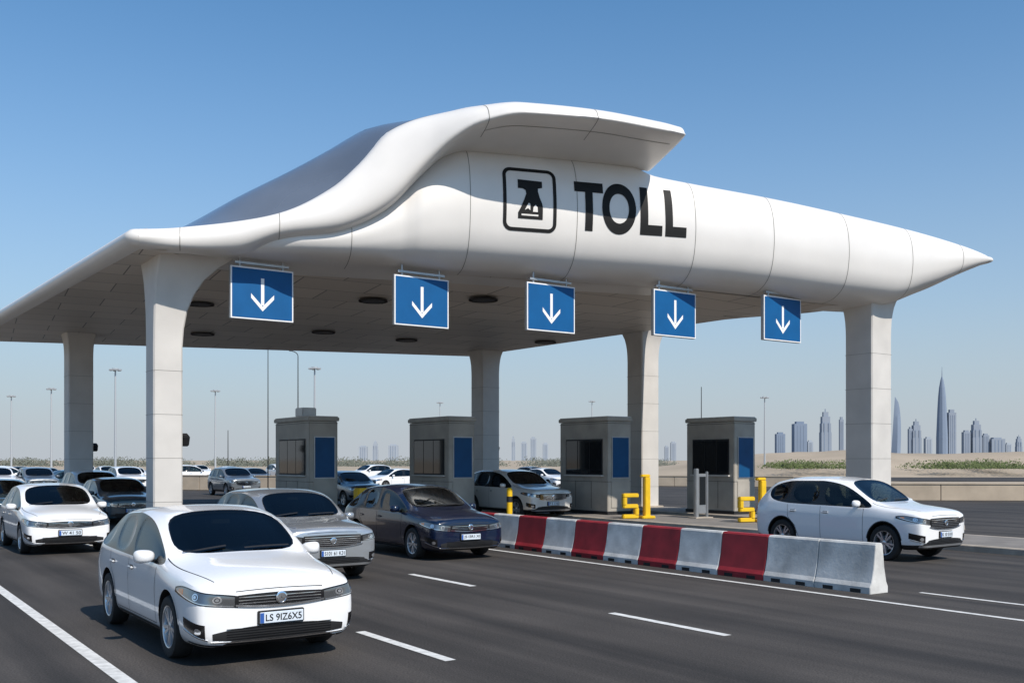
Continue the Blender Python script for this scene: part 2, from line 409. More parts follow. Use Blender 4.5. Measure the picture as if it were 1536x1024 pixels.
    out.box((px+.004,0,pz),(.012,.47,.112),'plate',ch=.004)
    out.box((px+.0112,-.213,pz),(.003,.04,.10),'plblue')
    vs,fs=text_geo(plate,.01); vs=fit(vs,-.175,.215,pz-.035,pz+.035)
    out.add([(px+.0135,v[0],v[1]) for v in vs],fs,'black')
    for x in ax:
        for sg in(1,-1):
            X=Matrix.Translation((x,sg*(.80 if kind=='sedan' else .825),R))
            if sg<0: X=X@Matrix.Rotation(math.pi,4,'Z')
            X=X@Matrix.Rotation(.3,4,'Y')
            wheel(out,R,X)
    me=out.mesh("car_"+kind,35)
    cache[key]=me; return me
def car(name,kind,paint,s,t,plate="LS 9IZ6X5",rot=0,scale=1):
    o=bpy.data.objects.new(name,car_mesh(kind,paint,plate)); sc.collection.objects.link(o)
    o.location=ST(s,t,0); o.rotation_euler=(0,0,math.atan2(-D.y,-D.x)+math.radians(rot)); o.scale=(scale,)*3 if not isinstance(scale,tuple) else scale
    return o
car("sedan_car",'sedan','white',3.92,12.2,"LS 9IZ6X5",0,(1,1,1.02))
car("suv_car",'suv','silver',7.2,18.0,"S101 61 K31",0,(.93,.95,.92))
car("sedan_car",'sedan','navy',11.25,20.15,"JS I3R1.XI",0,(1,1,1.03))
car("sedan_car",'sedan','white',4.55,26.2,"W 41 50",0,(.97,1,1.02))
car("suv_car",'suv','white',19.15,14.2,"K 10 S101",2,(.95,.97,1.02))
car("suv_car",'suv','pearl',21.2,30.6,"P 5 1102",0,1.04)
car("sedan_car",'sedan','teal',8.3,36.0,"D 71 034")
car("sedan_car",'sedan','teal',4.6,35.5,"D 71 034")
car("suv_car",'suv','grey',20.2,42.8,"P 8 440",0,.95)
car("suv_car",'suv','grey',20.3,59,"P 8 440")
car("sedan_car",'sedan','navy',24.8,41,"P 8 440")
car("suv_car",'suv','white',9.0,43,"W 41 50"); car("sedan_car",'sedan','white',5.2,46,"W 41 50")
far=[(10,75,'white'),(70,80,'grey'),(95,64,'teal'),(190,66,'white'),(200,85,'pearl'),(30,95,'navy'),(285,90,'white'),(300,120,'white'),(345,100,'pearl'),(55,60,'silver'),(160,100,'white'),(590,72,'white'),(555,95,'pearl'),(820,75,'white'),(800,95,'grey'),(420,110,'white'),(240,110,'silver'),(130,120,'white'),(-5,62,'white'),(380,78,'silver')]
for i,(px,Y,c) in enumerate(far):
    x=(px-768)/1500*Y; p=Vector((x,Y,0))
    o=bpy.data.objects.new("parked_car",car_mesh('sedan' if i%3 else 'suv','white' if c=='pearl' else 'grey' if c=='silver' else c,"W 41 50"))
    sc.collection.objects.link(o); o.location=p; o.rotation_euler=(0,0,math.atan2(-D.y,-D.x)+random.choice((0,.1,1.5,-1.4)))

# ------------------------------------------------------------ canopy
A=Vector((-9.3,25,0)); E=Vector((.954,.297,0)).normalized(); NR=Vector((E.y,-E.x,0)); V=Vector((-.603,.798,0)).normalized()
UM=22.7
def F(u,p,z): return A+E*u+NR*p+Vector((0,0,z))
canopy=empty("toll_canopy")
Tu=[0,1.5,3.5,4.8,5.5,6.3,7.2,7.9,8.5,13.5,14.4,15.5,18.2,20.9,23.5,25.8,26.95]
Tz=[7.6,7.75,8.25,8.5,8.8,9.35,10.2,10.75,10.95,10.95,10.68,10.56,10.33,10.03,9.70,9.28,9.0]
Bu=[0,2.25,5,8.5,12,16,18,20.5,22.6,24.2,25.8,26.95]
Bz=[7.42,7.44,7.47,7.46,7.43,7.40,7.32,7.2,7.16,7.65,8.34,8.80]
prof=[(-2.8,.0),(-1.9,.0),(-1.1,.012),(-.6,.06),(-.22,.16),(-.03,.32),(.03,.5),(-.02,.68),(-.18,.84),(-.5,.955),(-1.0,1.0),(-1.7,.985),(-2.6,.93)]
pq=list(range(len(prof)))
def fas(u,q):
    T=pchip(Tu,Tz,u);B=pchip(Bu,Bz,u)
    p=pchip(pq,[a for a,b in prof],q); fr=pchip(pq,[b for a,b in prof],q)
    k=1
    if u>19: w=min(1,(u-19)/7.95); k=math.sqrt(max(.0,1-w**1.6))*.88+.12
    if u<4: k=.6+.4*u/4
    c=-1.0
    return F(u,c+(p-c)*k-(.05 if u>7 else .12),B+(T-B)*fr)
mb=MB()
us=frange(.3,26.9,130); qs=frange(0,12,60)
rows=[[fas(u,q) for q in qs] for u in us]; mb.grid(rows,'canopy')
mb.add(rows[-1],[list(range(len(rows[-1])))],'canopy')
tipc=sum(rows[-1],Vector())/len(rows[-1]); r2=[[tipc+(p-tipc)*math.cos(a)+E*.28*math.sin(a) for p in rows[-1]] for a in frange(0,math.pi/2,6)]
mb.grid(r2,'canopy')
fo=mb.obj("fascia",canopy,60)
bvhF=BVHTree.FromPolygons(mb.v,mb.f)
RT=[(0,  (0,7.38),(.25,7.42),(.40,7.56),(.38,7.70),(.25,7.82),(-.2,7.92)),
(.95,(-.3,7.38),(.12,7.44),(.22,7.66),(.12,7.90),(-.1,8.00),(-.8,8.02)),
(2.25,(-.3,7.44),(.02,7.55),(.14,7.82),(.04,8.14),(-.2,8.26),(-.8,8.3)),
(3.5,(-.5,7.80),(.06,7.98),(.18,8.26),(.04,8.52),(-.3,8.62),(-.9,8.66)),
(4.8,(-.5,8.05),(.12,8.22),(.24,8.64),(.04,9.18),(-.3,9.38),(-.9,9.4)),
(5.5,(-.5,8.35),(.16,8.50),(.28,9.08),(.04,9.84),(-.3,10.06),(-.9,10.1)),
(6.3,(-.5,8.90),(.25,9.02),(.36,9.80),(.08,10.72),(-.3,11.0),(-.9,11.1)),
(7.2,(-.5,9.85),(.45,9.98),(.55,10.60),(.25,11.22),(-.25,11.46),(-.9,11.5)),
(7.9,(-.6,10.5),(.75,10.60),(.88,10.98),(.55,11.40),(-.1,11.64),(-.9,11.66)),
(8.5,(-.6,10.72),(1.05,10.92),(1.20,11.20),(.85,11.52),(.1,11.76),(-.9,11.8)),
(9.6,(-.6,10.75),(1.45,11.12),(1.62,11.34),(1.30,11.62),(.4,11.83),(-.9,11.88)),
(11.6,(-.6,10.75),(1.55,11.14),(1.74,11.34),(1.42,11.60),(.5,11.82),(-.9,11.9)),
(13.6,(-.6,10.72),(1.55,11.02),(1.74,11.22),(1.42,11.46),(.5,11.68),(-.9,11.75)),
(14.15,(-.6,10.7),(1.52,11.0),(1.68,11.16),(1.38,11.40),(.5,11.6),(-.9,11.65))]
ru=[r[0] for r in RT]
def rib(u,q):
    P=[(pchip(ru,[r[1+j][0] for r in RT],u),pchip(ru,[r[1+j][1] for r in RT],u)) for j in range(6)]
    i=min(int(q),4); t=q-i
    p0=P[max(i-1,0)];p1=P[i];p2=P[i+1];p3=P[min(i+2,5)]
    def cr(k):
        a,b,c,d=p0[k],p1[k],p2[k],p3[k]
        if i==0: a=b
        return .5*((2*b)+(-a+c)*t+(2*a-5*b+4*c-d)*t*t+(-a+3*b-3*c+d)*t**3)
    return F(u,cr(0),cr(1))
mb=MB(); us=frange(0,14.15,90); qs=frange(0,5,30)
rows=[[rib(u,q) for q in qs] for u in us]; mb.grid(rows,'canopy')
last=rows[-1]; c=sum(last,Vector())/len(last)
base=[Vector(p) for p in last]
rr=[base]+[[c+(p-c)*(.55+.45*math.cos(a))+E*.16*math.sin(a) for p in base] for a in frange(.2,math.pi/2,6)]
mb.grid(rr,'canopy'); mb.add(rr[-1],[list(range(len(base)))],'canopy')
mb.obj("swept_hood",canopy,60)
sm=MB()
def seam(S,u,q0,q1,w=.009):
    for sg in(1,-1):
        rw=[]
        for q in frange(q0,q1,40):
            a=S(u-w,q);b=S(u+w,q); tq=S(u,min(q+.05,q1+.05))-S(u,q-.05)
            n=E.cross(tq).normalized()*.005*sg
            rw.append([a+n,b+n])
        sm.grid(rw,'seam')
for u in(5.3,8.55,11.7,15.45,18.1,20.8,23.3,25.5): seam(fas,u,1.5,11)
for u in(.95,3.4,8.7,11.6): seam(rib,u,.6,4.9)
rw=[]
for u in frange(6.3,8.7,20):
    p=rib(u,4.0);n=NR*.005; rw.append([p+n+Vector((0,0,.006)),p+n+Vector((0,0,-.012))])
sm.grid(rw,'seam')
rw=[]
for u in frange(8.7,14,30):
    p=rib(u,.8); rw.append([p+NR*.012+Vector((0,0,-.004)),p-NR*.012+Vector((0,0,-.008))])
sm.grid(rw,'seam')
sm.obj("panel_joints",canopy)
fru=[0,.95,2.25,3.5,4.8,5.5,6.3,7.2,8.5,9.6,13.0,13.8,18.2,20.5,UM]
frz=[7.9,7.95,8.15,8.5,9.2,9.9,10.85,11.3,11.6,11.7,11.5,10.0,9.6,9.0,7.93]
cru=[0,.9,1.79,3.27,4.79,5.96,6.82,8.5,13.0,13.8,18,20.5,UM]
crz=[7.92,8.05,8.5,9.45,10.35,11.1,11.65,11.95,11.5,9.9,9.3,8.7,7.93]
def RP(u,v): return A+E*u+V*v
mb=MB(); rows=[]
for u in frange(0,UM,72):
    row=[]
    for v in [.2,.5,.8,1.2,1.6,2,2.4,2.8,3.3]+frange(4,24,22):
        f=pchip(fru,frz,u); c=pchip(cru,crz,u)
        if v<2.4: t=(v-.2)/2.2; z=f+(c-f)*math.sin(t*math.pi/2)
        else: t=min(1,(v-2.4)/17); z=7.92+(c-7.92)*(.5+.5*math.cos(t*math.pi))
        row.append(RP(u,max(v,1.3) if u>13 else v)+Vector((0,0,z)))
    rows.append(row)
mb.grid(rows,'roofm'); mb.obj("roof",canopy,60)
mb=MB(); W=[A,A+V*24,A+V*24+E*UM,A+E*UM]
ep=[(0,7.38),(.25,7.42),(.40,7.56),(.38,7.70),(.25,7.82),(-.2,7.92)]
def nrm(d): return Vector((-d.y,d.x,0))
path=[]
n1=nrm(V); n0=NR
for i in range(9):
    a=i/8; path.append((W[0],(n0*(1-a)+n1*a).normalized()))
n2=nrm(E); n3=-nrm(V)*1
for i in range(9): a=i/8; path.append((W[1],(n1*(1-a)+n2*a).normalized()))
for i in range(9): a=i/8; path.append((W[2],(n2*(1-a)+n3*a).normalized()))
path.append((W[3]+V*2.7,n3))
mb.grid([[p+n*o+Vector((0,0,z)) for o,z in ep] for p,n in path],'canopy'); mb.obj("edge_rim",canopy,60)
cm=bpy.data.materials.new("ceiling_panels"); cm.use_nodes=True; nt=cm.node_tree; b=nt.nodes["Principled BSDF"]; b.inputs["Roughness"].default_value=.5
tc=nt.nodes.new("ShaderNodeTexCoord"); mp=nt.nodes.new("ShaderNodeMapping"); mp.inputs["Rotation"].default_value=(0,0,math.radians(-28))
br=nt.nodes.new("ShaderNodeTexBrick"); br.inputs["Scale"].default_value=1; br.inputs["Brick Width"].default_value=2.4; br.inputs["Row Height"].default_value=1.6
br.inputs["Mortar Size"].default_value=.02; br.offset=.5
br.inputs["Color1"].default_value=(.72,.65,.57,1); br.inputs["Color2"].default_value=(.60,.54,.47,1); br.inputs["Mortar"].default_value=(.18,.16,.13,1)
nt.links.new(tc.outputs["Object"],mp.inputs[0]); nt.links.new(mp.outputs[0],br.inputs["Vector"]); nt.links.new(br.outputs[0],b.inputs["Base Color"]); M['ceil']=cm
mb=MB(); rows=[]
for u in [-.02,.3,.6,.9,1.2]+frange(2,UM,22):
    B=pchip(Bu,Bz,u)+.015; v0=max(.0,min(1.6,(u-.6)*1.3)) ; row=[]
    for v in [v0,max(v0,1.0),2.2,2.8]+frange(3.5,8,6)+frange(9,24,10):
        f=min(1,max(0,(v-2.8)/5)); f=f*f*(3-2*f); g_=max(0,min(1,(u-.6)/1.4)); zz=B+(7.38-B)*f
        row.append(RP(u,v)+Vector((0,0,7.383*(1-g_)+zz*g_)))
    rows.append(row)
mb.grid(rows,'ceil'); mb.obj("ceiling",canopy)
mb=MB()
for (x,y) in((-12.87,41.6),(-7.73,41),(-.94,32.7),(-4.61,43.7),(1.48,44.4),(8.07,35.9),(-4.57,32.9),(-10.5,33.6)):
    X=Matrix.Translation((x,y,7.34))@Matrix.Rotation(math.pi/2,4,'X')
    mb.lathe([(.48,-.03),(.48,.02),(.40,.03),(.38,-.02),(.01,-.02)],'dark',24,X)
mb.obj("ceiling_downlights",canopy)
def colobj(x,y,w,lampside=None,fl=1.7,lean=0,low=5.4):
    mb=MB(); ang=math.atan2(N.y,N.x)
    zs=[(0,1)]+[(low+(7.5-low)*f,1+e) for f,e in((0,0),(.2,.03),(.4,.10),(.58,.24),(.74,.44),(.88,.74),(1,1.1))]
    loops=[]
    for z,s in zs:
        s=1+(s-1)*fl; h=w/2*s; bv=.04; lp=[]
        for cx,cy in((1,1),(-1,1),(-1,-1),(1,-1)):
            a,b_=cx*h,cy*h
            if cx*cy>0: lp+=[(a,b_-cy*bv),(a-cx*bv,b_)]
            else: lp+=[(a-cx*bv,b_),(a,b_-cy*bv)]
        off=lean*(h-w/2)
        loops.append([Vector((x,y,z))+N*(a+off)+D*b_ for a,b_ in lp])
    loops=[l+[l[0]] for l in loops]; mb.grid(loops,'col')
    zz=1.0
    while zz<low-.1:
        h=w/2+.003; lp=[Vector((x,y,zz))+N*a+D*b_ for a,b_ in((h,h),(-h,h),(-h,-h),(h,-h),(h,h))]
        mb.grid([lp,[p+Vector((0,0,.010)) for p in lp]],'seam'); zz+=1.15
    X=Matrix.Translation((x,y,.1))@Matrix.Rotation(ang,4,'Z'); mb.box((0,0,0),(w+.3,w+.3,.22),'kerb',X,ch=.03)
    if lampside:
        p=Vector((x,y,2.65))+N*(w/2+.16); mb.tube(Vector((x,y,2.65))+N*w/2,p,.03,.03,'dark')
        X=Matrix.Translation(p)@Matrix.Rotation(math.atan2(N.y,N.x),4,'Z')@Matrix.Rotation(.4,4,'X'); mb.box((0,0,0),(.20,.26,.30),'dark',X,ch=.03)
    return mb.obj("canopy_column",None,30)
colobj(-9.25,26.6,.76,True,lean=1.0,fl=1.5,low=5.1); colobj(-18.2,42,.97,True,fl=.3,low=6.4); colobj(-1.3,48.6,1.0,True,fl=.35,low=6.2); colobj(5.5,42,.95,fl=.4,low=6.2); colobj(11.9,33.4,1.05,fl=.3,low=6.2)
def project(vs,fs,k,off=.012,name="lettering",step=.12):
    bm=bmesh.new(); bv=[bm.verts.new(v) for v in vs]
    for f in fs:
        try: bm.faces.new([bv[i] for i in f])
        except: pass
    y0=min(v[1] for v in vs);y1=max(v[1] for v in vs);x0=min(v[0] for v in vs);x1=max(v[0] for v in vs)
    y=y0+step
    while y<y1: bmesh.ops.bisect_plane(bm,geom=bm.verts[:]+bm.edges[:]+bm.faces[:],plane_co=(0,y,0),plane_no=(0,1,0)); y+=step
    x=x0+.3
    while x<x1: bmesh.ops.bisect_plane(bm,geom=bm.verts[:]+bm.edges[:]+bm.faces[:],plane_co=(x,0,0),plane_no=(1,0,0)); x+=.3
    for v in bm.verts:
        r=bvhF.ray_cast(F(v.co.x,4,v.co.y),-NR); v.co=r[0]+NR*off
    bm.verts.index_update(); m=MB(); m.add([tuple(v.co) for v in bm.verts],[[v.index for v in f.verts] for f in bm.faces],k); bm.free()
    m.obj(name,canopy)
allv=[];allf=[]
for ch,a,b_ in(("T",11.62,12.50),("O",12.46,13.52),("L",13.66,14.36),("L",14.46,15.14)):
    vs,fs=text_geo(ch,.035,res=12); vs=fit(vs,a,b_,8.66,10.06)
    if ch=="O": vs=fit(vs,a,b_,8.62,10.10)
    o=len(allv); allv+=vs; allf+=[[i+o for i in f] for f in fs]
project(allv,allf,'black',name="toll_lettering")
def rr_(cx,cy,w,h,r):
    out=[]
    for sx,sy,a0 in((1,1,0),(-1,1,90),(-1,-1,180),(1,-1,270)):
        for i in range(7):
            a=math.radians(a0+15*i); out.append((cx+sx*(w/2-r)+r*math.cos(a),cy+sy*(h/2-r)+r*math.sin(a),0))
    return out
o1=rr_(10.28,9.42,1.58,1.80,.24); i1=rr_(10.28,9.42,1.38,1.60,.15); n=len(o1)
project(o1+i1,[(i,(i+1)%n,n+(i+1)%n,n+i) for i in range(n)],'black',name="pictogram_frame")
fig=[(-.44,.58),(.46,.56),(.46,.36),(.30,.33),(.30,.22),(.36,.04),(.44,-.12),(.47,-.24),(.47,-.62),(-.44,-.62),(-.44,-.44),(-.34,-.28),(-.22,-.04),(-.14,.14),(-.16,.25),(-.26,.30),(-.44,.30)]
project([(10.28+a*.80,9.44+b_*.92,0) for a,b_ in fig],[list(range(len(fig)))],'black',name="pictogram_figure")
for cut in([(-.20,-.36),(-.06,-.14),(.0,-.16),(.0,-.36),(-.08,-.30)],[(.10,-.40),(.12,-.26),(.20,-.18),(.27,-.26),(.28,-.40)],[(-.32,-.53),(-.32,-.48),(.30,-.48),(.30,-.53)]):
    project([(10.28+a*.80,9.44+b_*.92,0) for a,b_ in cut],[list(range(len(cut)))],'canopy',.018,"pictogram_detail")
for i,u in enumerate((3.03,7.39,11.25,15.25,19.0)):
    mb=MB(); c=F(u,-1.0,0); X=Matrix.Translation((c.x,c.y,6.55))@Matrix.Rotation(math.atan2(N.y,N.x),4,'Z')
    w,h=1.76,1.40
    mb.box((0,.06,0),(w,.10,h),'steel',X,ch=.01)
    mb.box((0,0,0),(w-.02,.03,h-.02),'white',X); mb.box((0,-.004,0),(w-.09,.032,h-.09),'blue',X)
    def plate(pts): mb.add([(a,-.0235,b_) for a,b_ in pts],[list(range(len(pts)))],'white',X)
    plate([(-.045,.42),(.045,.42),(.045,-.30),(-.045,-.30)])
    plate([(0,-.46),(.32,-.12),(.32,0.0),(.0,-.33)]); plate([(0,-.46),(0,-.33),(-.32,0),(-.32,-.12)])
    for sx in(-.6,.6): mb.tube((sx,.06,h/2),(sx,.06,1.0),.035,.035,'steel',8,X)
    mb.box((0,.06,.80),(1.5,.12,.06),'steel',X)
    mb.obj("lane_arrow_sign",None,30)

# ------------------------------------------------------------ toll booths
def booth(s,t,L,ac=False,H=3.5,wd=1.1):
    mb=MB(); X=Matrix.Translation(ST(s,t,0.15))@Matrix.Rotation(math.atan2(N.y,N.x),4,'Z')
    mb.box((wd/2,L/2,(H-.15)/2),(wd,L,H-.15),'booth',X,ch=.02)
    mb.box((wd/2,L/2,.06),(wd+.06,L+.06,.12),'dark',X)
    mb.box((wd/2,L/2,H-.07),(wd+.10,L+.10,.14),'booth',X,ch=.02)
    mb.box((wd/2,L/2,H+.015),(wd+.02,L+.02,.04),'boothtop',X,ch=.01)
    z0,z1=1.42,2.72
    y0,y1=L*.10,L*.86
    for side in(0,1):
        xx=-.012 if side==0 else wd+.012
        mb.box((xx,(y0+y1)/2,(z0+z1)/2),(.03,y1-y0,z1-z0),'dark',X)
        xg=xx+(-.012 if side==0 else .012)
        n=3
        for i in range(n):
            a=y0+.04+(y1-y0-.04)*i/n; b_=y0+(y1-y0-.04)*(i+1)/n
            mb.box((xg,(a+b_)/2,(z0+z1)/2),(.02,b_-a,z1-z0-.10),'bglass',X)
        mb.box((xg-.02 if side==0 else xg+.02,(y0+y1)/2,z0-.03),(.12,y1-y0+.1,.05),'boothtop',X)
    mb.box((wd/2+.04,-.012,2.05),(wd*.74,.03,1.50),'steel',X); mb.box((wd/2+.04,-.024,2.05),(wd*.74-.07,.03,1.43),'bluedk',X)
    mb.box((wd/2+.04,-.01,.72),(wd*.78,.025,.95),'booth',X,ch=.01)
    for z in(1.18,H-.22): 
        mb.box((wd/2,L/2,z),(wd+.012,L+.012,.012),'dark',X)
    for y in(L*.33,L*.66): mb.box((wd/2,y,.7),(wd+.01,.012,1.0),'dark',X)
    if ac: mb.box((wd/2,L*.5,H+.22),(.55,.7,.34),'steel',X,ch=.03)
    mb.obj("toll_booth",None,30)
booth(14.2,33.3,3.2,True); booth(18.4,30.7,2.9); booth(23.1,27.5,2.8); booth(27.0,25.1,2.4)
def island(s0,s1,t0,t1):
    mb=MB(); h=.15; r=(s1-s0)/2
    def outline(ins,z):
        o=[]
        for i in range(13): a=math.pi+math.pi*i/12; o.append(ST((s0+s1)/2+(r-ins)*math.cos(a),t0+r+(r-ins)*math.sin(a),z))
        for i in range(13): a=math.pi*i/12; o.append(ST((s0+s1)/2+(r-ins)*math.cos(a),t1-r+(r-ins)*math.sin(a),z))
        return o+[o[0]]
    mb.grid([outline(0,0),outline(0.01,h-.02),outline(.03,h),outline(.2,h)],'kerb')
    o=outline(.2,h)[:-1]; mb.add(o,[list(range(len(o)))],'pave')
    mb.obj("kerbed_island",None,30)
island(13.75,15.9,30.5,40); island(17.9,20.0,27.5,38); island(21.7,24.9,4,36); island(26.5,29.2,17,34)
def yellow(s,t,flip=False,k=1):
    mb=MB(); X=Matrix.Translation(ST(s,t,.15))@Matrix.Rotation(math.atan2(N.y,N.x)-.3,4,'Z')@Matrix.Scale(k,4)
    mb.box((.55,0,.72),(.20,.22,1.35),'yellow',X,ch=.025); mb.box((.55,0,.05),(.48,.42,.10),'yellow',X,ch=.025)
    mb.box((.49,0,1.43),(.32,.2,.10),'yellow',X,ch=.025)
    for c,d in(((-.05,0,.08),(.56,.2,.14)),((.17,0,.25),(.14,.2,.26)),((-.05,0,.42),(.54,.2,.14)),((-.26,0,.60),(.14,.2,.28)),((-.05,0,.78),(.56,.2,.14))):
        mb.box(c,d,'yellow',X,ch=.025)
    mb.obj("yellow_lane_guard",None,30)
yellow(22.2,25.2); yellow(23.95,21.7,k=.95)
mb=MB(); X=Matrix.Translation(ST(24.3,24.3,.12))@Matrix.Rotation(math.atan2(N.y,N.x),4,'Z')
mb.box((0,0,.85),(.14,.14,1.7),'steel',X,ch=.02); mb.box((.28,0,.85),(.36,.03,1.35),'steel',X,ch=.01); mb.box((.28,-.02,.95),(.28,.02,.95),'bglass',X); mb.box((.5,0,.8),(.08,.1,1.6),'steel',X,ch=.02)
mb.box((.2,0,.02),(.8,.4,.08),'kerb',X); mb.obj("lane_gate",None,30)
mb=MB(); X=Matrix.Translation(ST(15.2,31.2,.15))@Matrix.Rotation(math.atan2(N.y,N.x),4,'Z'); mb.box((0,0,.5),(.4,.4,1.0),'yellow',X,ch=.04); mb.box((0,0,1.03),(.3,.3,.08),'dark',X,ch=.02); mb.obj("yellow_bollard",None,30)
mb=MB(); X=Matrix.Translation(ST(19.6,28.6,.15)); mb.tube((0,0,0),(0,0,.95),.10,.10,'yellow',16,X); mb.tube((0,0,.95),(0,0,1.0),.10,.06,'yellow',16,X); mb.tube((0,0,.5),(0,0,.7),.103,.103,'dark',16,X); mb.obj("yellow_bollard",None,30)

# ------------------------------------------------------------ jersey barrier
mb=MB(); jp=[(-.23,0),(-.23,.10),(-.19,.17),(-.135,.40),(-.09,.76),(-.065,.79),(.065,.79),(.09,.76),(.135,.40),(.19,.17),(.23,.10),(.23,0)]
sb=13.75; t=9.72
cols=['bwhite','bwhite','red','bwhite','red','bwhite','red','bwhite','red','bwhite','red','bwhite','red']
for c in cols:
    g=.005; lo=[[ST(sb+a*k,tt,z*(1 if k==1 else .992)) for a,z in jp] for tt,k in((t+g,.96),(t+g+.012,1),(t+.54,1),(t+1.09-g-.012,1),(t+1.09-g,.96))]
    mb.grid(lo,c); mb.add(lo[0],[list(range(len(jp)))],c); mb.add(lo[-1],[list(range(len(jp)))],c)
    for tt in(.28,.81):
        for sg in(-1,1):
            mb.add([ST(sb+sg*.2325,t+tt-.10,.004),ST(sb+sg*.2325,t+tt+.10,.004),ST(sb+sg*.2325,t+tt+.10,.065),ST(sb+sg*.2325,t+tt-.10,.065)],[(0,1,2,3)],'dark')
    t+=1.09
mb.obj("traffic_barrier",None,15)

# ------------------------------------------------------------ ground, road, markings
ang=math.atan2(D.y,D.x)
M['sand']=mat("desert_sand",(.42,.34,.25),.95,col2=(.29,.235,.17),vscale=.05,bump=.3,bscale=2)
am=bpy.data.materials.new("asphalt"); am.use_nodes=True; nt=am.node_tree; b=nt.nodes["Principled BSDF"]; b.inputs["Roughness"].default_value=.82; b.inputs["Specular IOR Level"].default_value=.3
tc=nt.nodes.new("ShaderNodeTexCoord")
mp=nt.nodes.new("ShaderNodeMapping"); mp.vector_type='TEXTURE'; mp.inputs["Rotation"].default_value=(0,0,ang); mp.inputs["Scale"].default_value=(14,.6,1)
n1_=nt.nodes.new("ShaderNodeTexNoise"); n1_.inputs["Scale"].default_value=1; n1_.inputs["Detail"].default_value=5
n2_=nt.nodes.new("ShaderNodeTexNoise"); n2_.inputs["Scale"].default_value=45; n2_.inputs["Detail"].default_value=6
n3_=nt.nodes.new("ShaderNodeTexNoise"); n3_.inputs["Scale"].default_value=.35; n3_.inputs["Detail"].default_value=7
nt.links.new(tc.outputs["Object"],mp.inputs[0]); nt.links.new(mp.outputs[0],n1_.inputs["Vector"]); nt.links.new(tc.outputs["Object"],n2_.inputs["Vector"]); nt.links.new(tc.outputs["Object"],n3_.inputs["Vector"])
r1=nt.nodes.new("ShaderNodeValToRGB"); r1.color_ramp.elements[0].position=.33; r1.color_ramp.elements[1].position=.66
r1.color_ramp.elements[0].color=(.029,.026,.024,1); r1.color_ramp.elements[1].color=(.066,.058,.052,1)
nt.links.new(n1_.outputs["Fac"],r1.inputs[0])
def mul(a,bsock,lo,hi):
    mr=nt.nodes.new("ShaderNodeMapRange"); mr.inputs[1].default_value=.3; mr.inputs[2].default_value=.7; mr.inputs[3].default_value=lo; mr.inputs[4].default_value=hi
    nt.links.new(bsock,mr.inputs[0]); v=nt.nodes.new("ShaderNodeVectorMath"); v.operation='SCALE'; nt.links.new(a,v.inputs[0]); nt.links.new(mr.outputs[0],v.inputs["Scale"]); return v.outputs[0]
o_=mul(r1.outputs[0],n2_.outputs["Fac"],.55,1.45); o_=mul(o_,n3_.outputs["Fac"],.78,1.22)
nt.links.new(o_,b.inputs["Base Color"])
bp=nt.nodes.new("ShaderNodeBump"); bp.inputs["Strength"].default_value=.4; bp.inputs["Distance"].default_value=.01; nt.links.new(n2_.outputs["Fac"],bp.inputs["Height"]); nt.links.new(bp.outputs[0],b.inputs["Normal"])
M['asphalt']=am
mb=MB(); mb.add([(-9000,-500,-.03),(9000,-500,-.03),(9000,9000,-.03),(-9000,9000,-.03)],[(0,1,2,3)],'sand'); mb.obj("ground",smooth=False)
mb=MB(); mb.add([ST(-9,-25,0),ST(70,-25,0),ST(70,60,0),ST(45,95,0),ST(-9,150,0)],[(0,1,2,3,4)],'asphalt'); mb.obj("road",smooth=False)
mb=MB(); mb.add([(40,100,0),(400,85,0),(400,112,0),(20,125,0)],[(0,1,2,3)],'asphalt'); mb.obj("road",smooth=False)
mb=MB(); z=.005
def line(s,t0,t1,w=.13): mb.add([ST(s-w/2,t0,z),ST(s+w/2,t0,z),ST(s+w/2,t1,z),ST(s-w/2,t1,z)],[(0,1,2,3)],'line')
line(2.37,-5,90,.15); line(12.95,-5,90,.11); line(14.35,-5,9.4,.10)
for s,ph in((5.42,9.0),(8.93,8.4)):
    for k in range(-3,16):
        line(s,ph+k*5.7,ph+k*5.7+2.15,.13)
mb.obj("road_markings",smooth=False)
def wall(p0,p1,h,w=.3,k='wall'):
    p0,p1=Vector(p0),Vector(p1); d=p1-p0; mb=MB(); L=d.length; n=max(1,int(L/4))
    for i in range(n):
        a=(i+.5)/n; c=p0+d*a; X=Matrix.Translation((c.x,c.y,h/2))@Matrix.Rotation(math.atan2(d.y,d.x),4,'Z')
        mb.box((0,0,0),(L/n-.02,w,h),k,X,ch=.02); mb.box((0,0,h/2+.03),(L/n-.005,w+.08,.06),k,X)
    mb.obj("concrete_wall",None,30)
wall((14,53,0),(60,49,0),.85); wall((-26,72,0),(-14,68,0),1.0); wall((-90,100,0),(-30,96,0),.9)
wall((0,86,0),(22,78,0),.8)
mb=MB(); rows=[]
for i in range(161):
    x=12+i*2.2; row=[]
    for j in range(14):
        y=128+j*7; e=math.sin(math.pi*j/13); q=noise.noise(Vector((x*.03,y*.02,1)))+.5*noise.noise(Vector((x*.11,y*.07,4)))
        row.append(Vector((x,y+noise.noise(Vector((x*.05,0,2)))*8,-.1+e*max(0,(2.7+2.0*q))*min(1,i/14))))
    rows.append(row)
mb.grid(rows,'sand'); mb.obj("sand_berm",angle=80)
M['leaf']=mat("scrub_foliage",(.11,.14,.04),.8,col2=(.05,.07,.02),vscale=.6)
M['leaf2']=mat("distant_tree_foliage",(.15,.16,.13),.9,col2=(.10,.11,.09),vscale=.2)
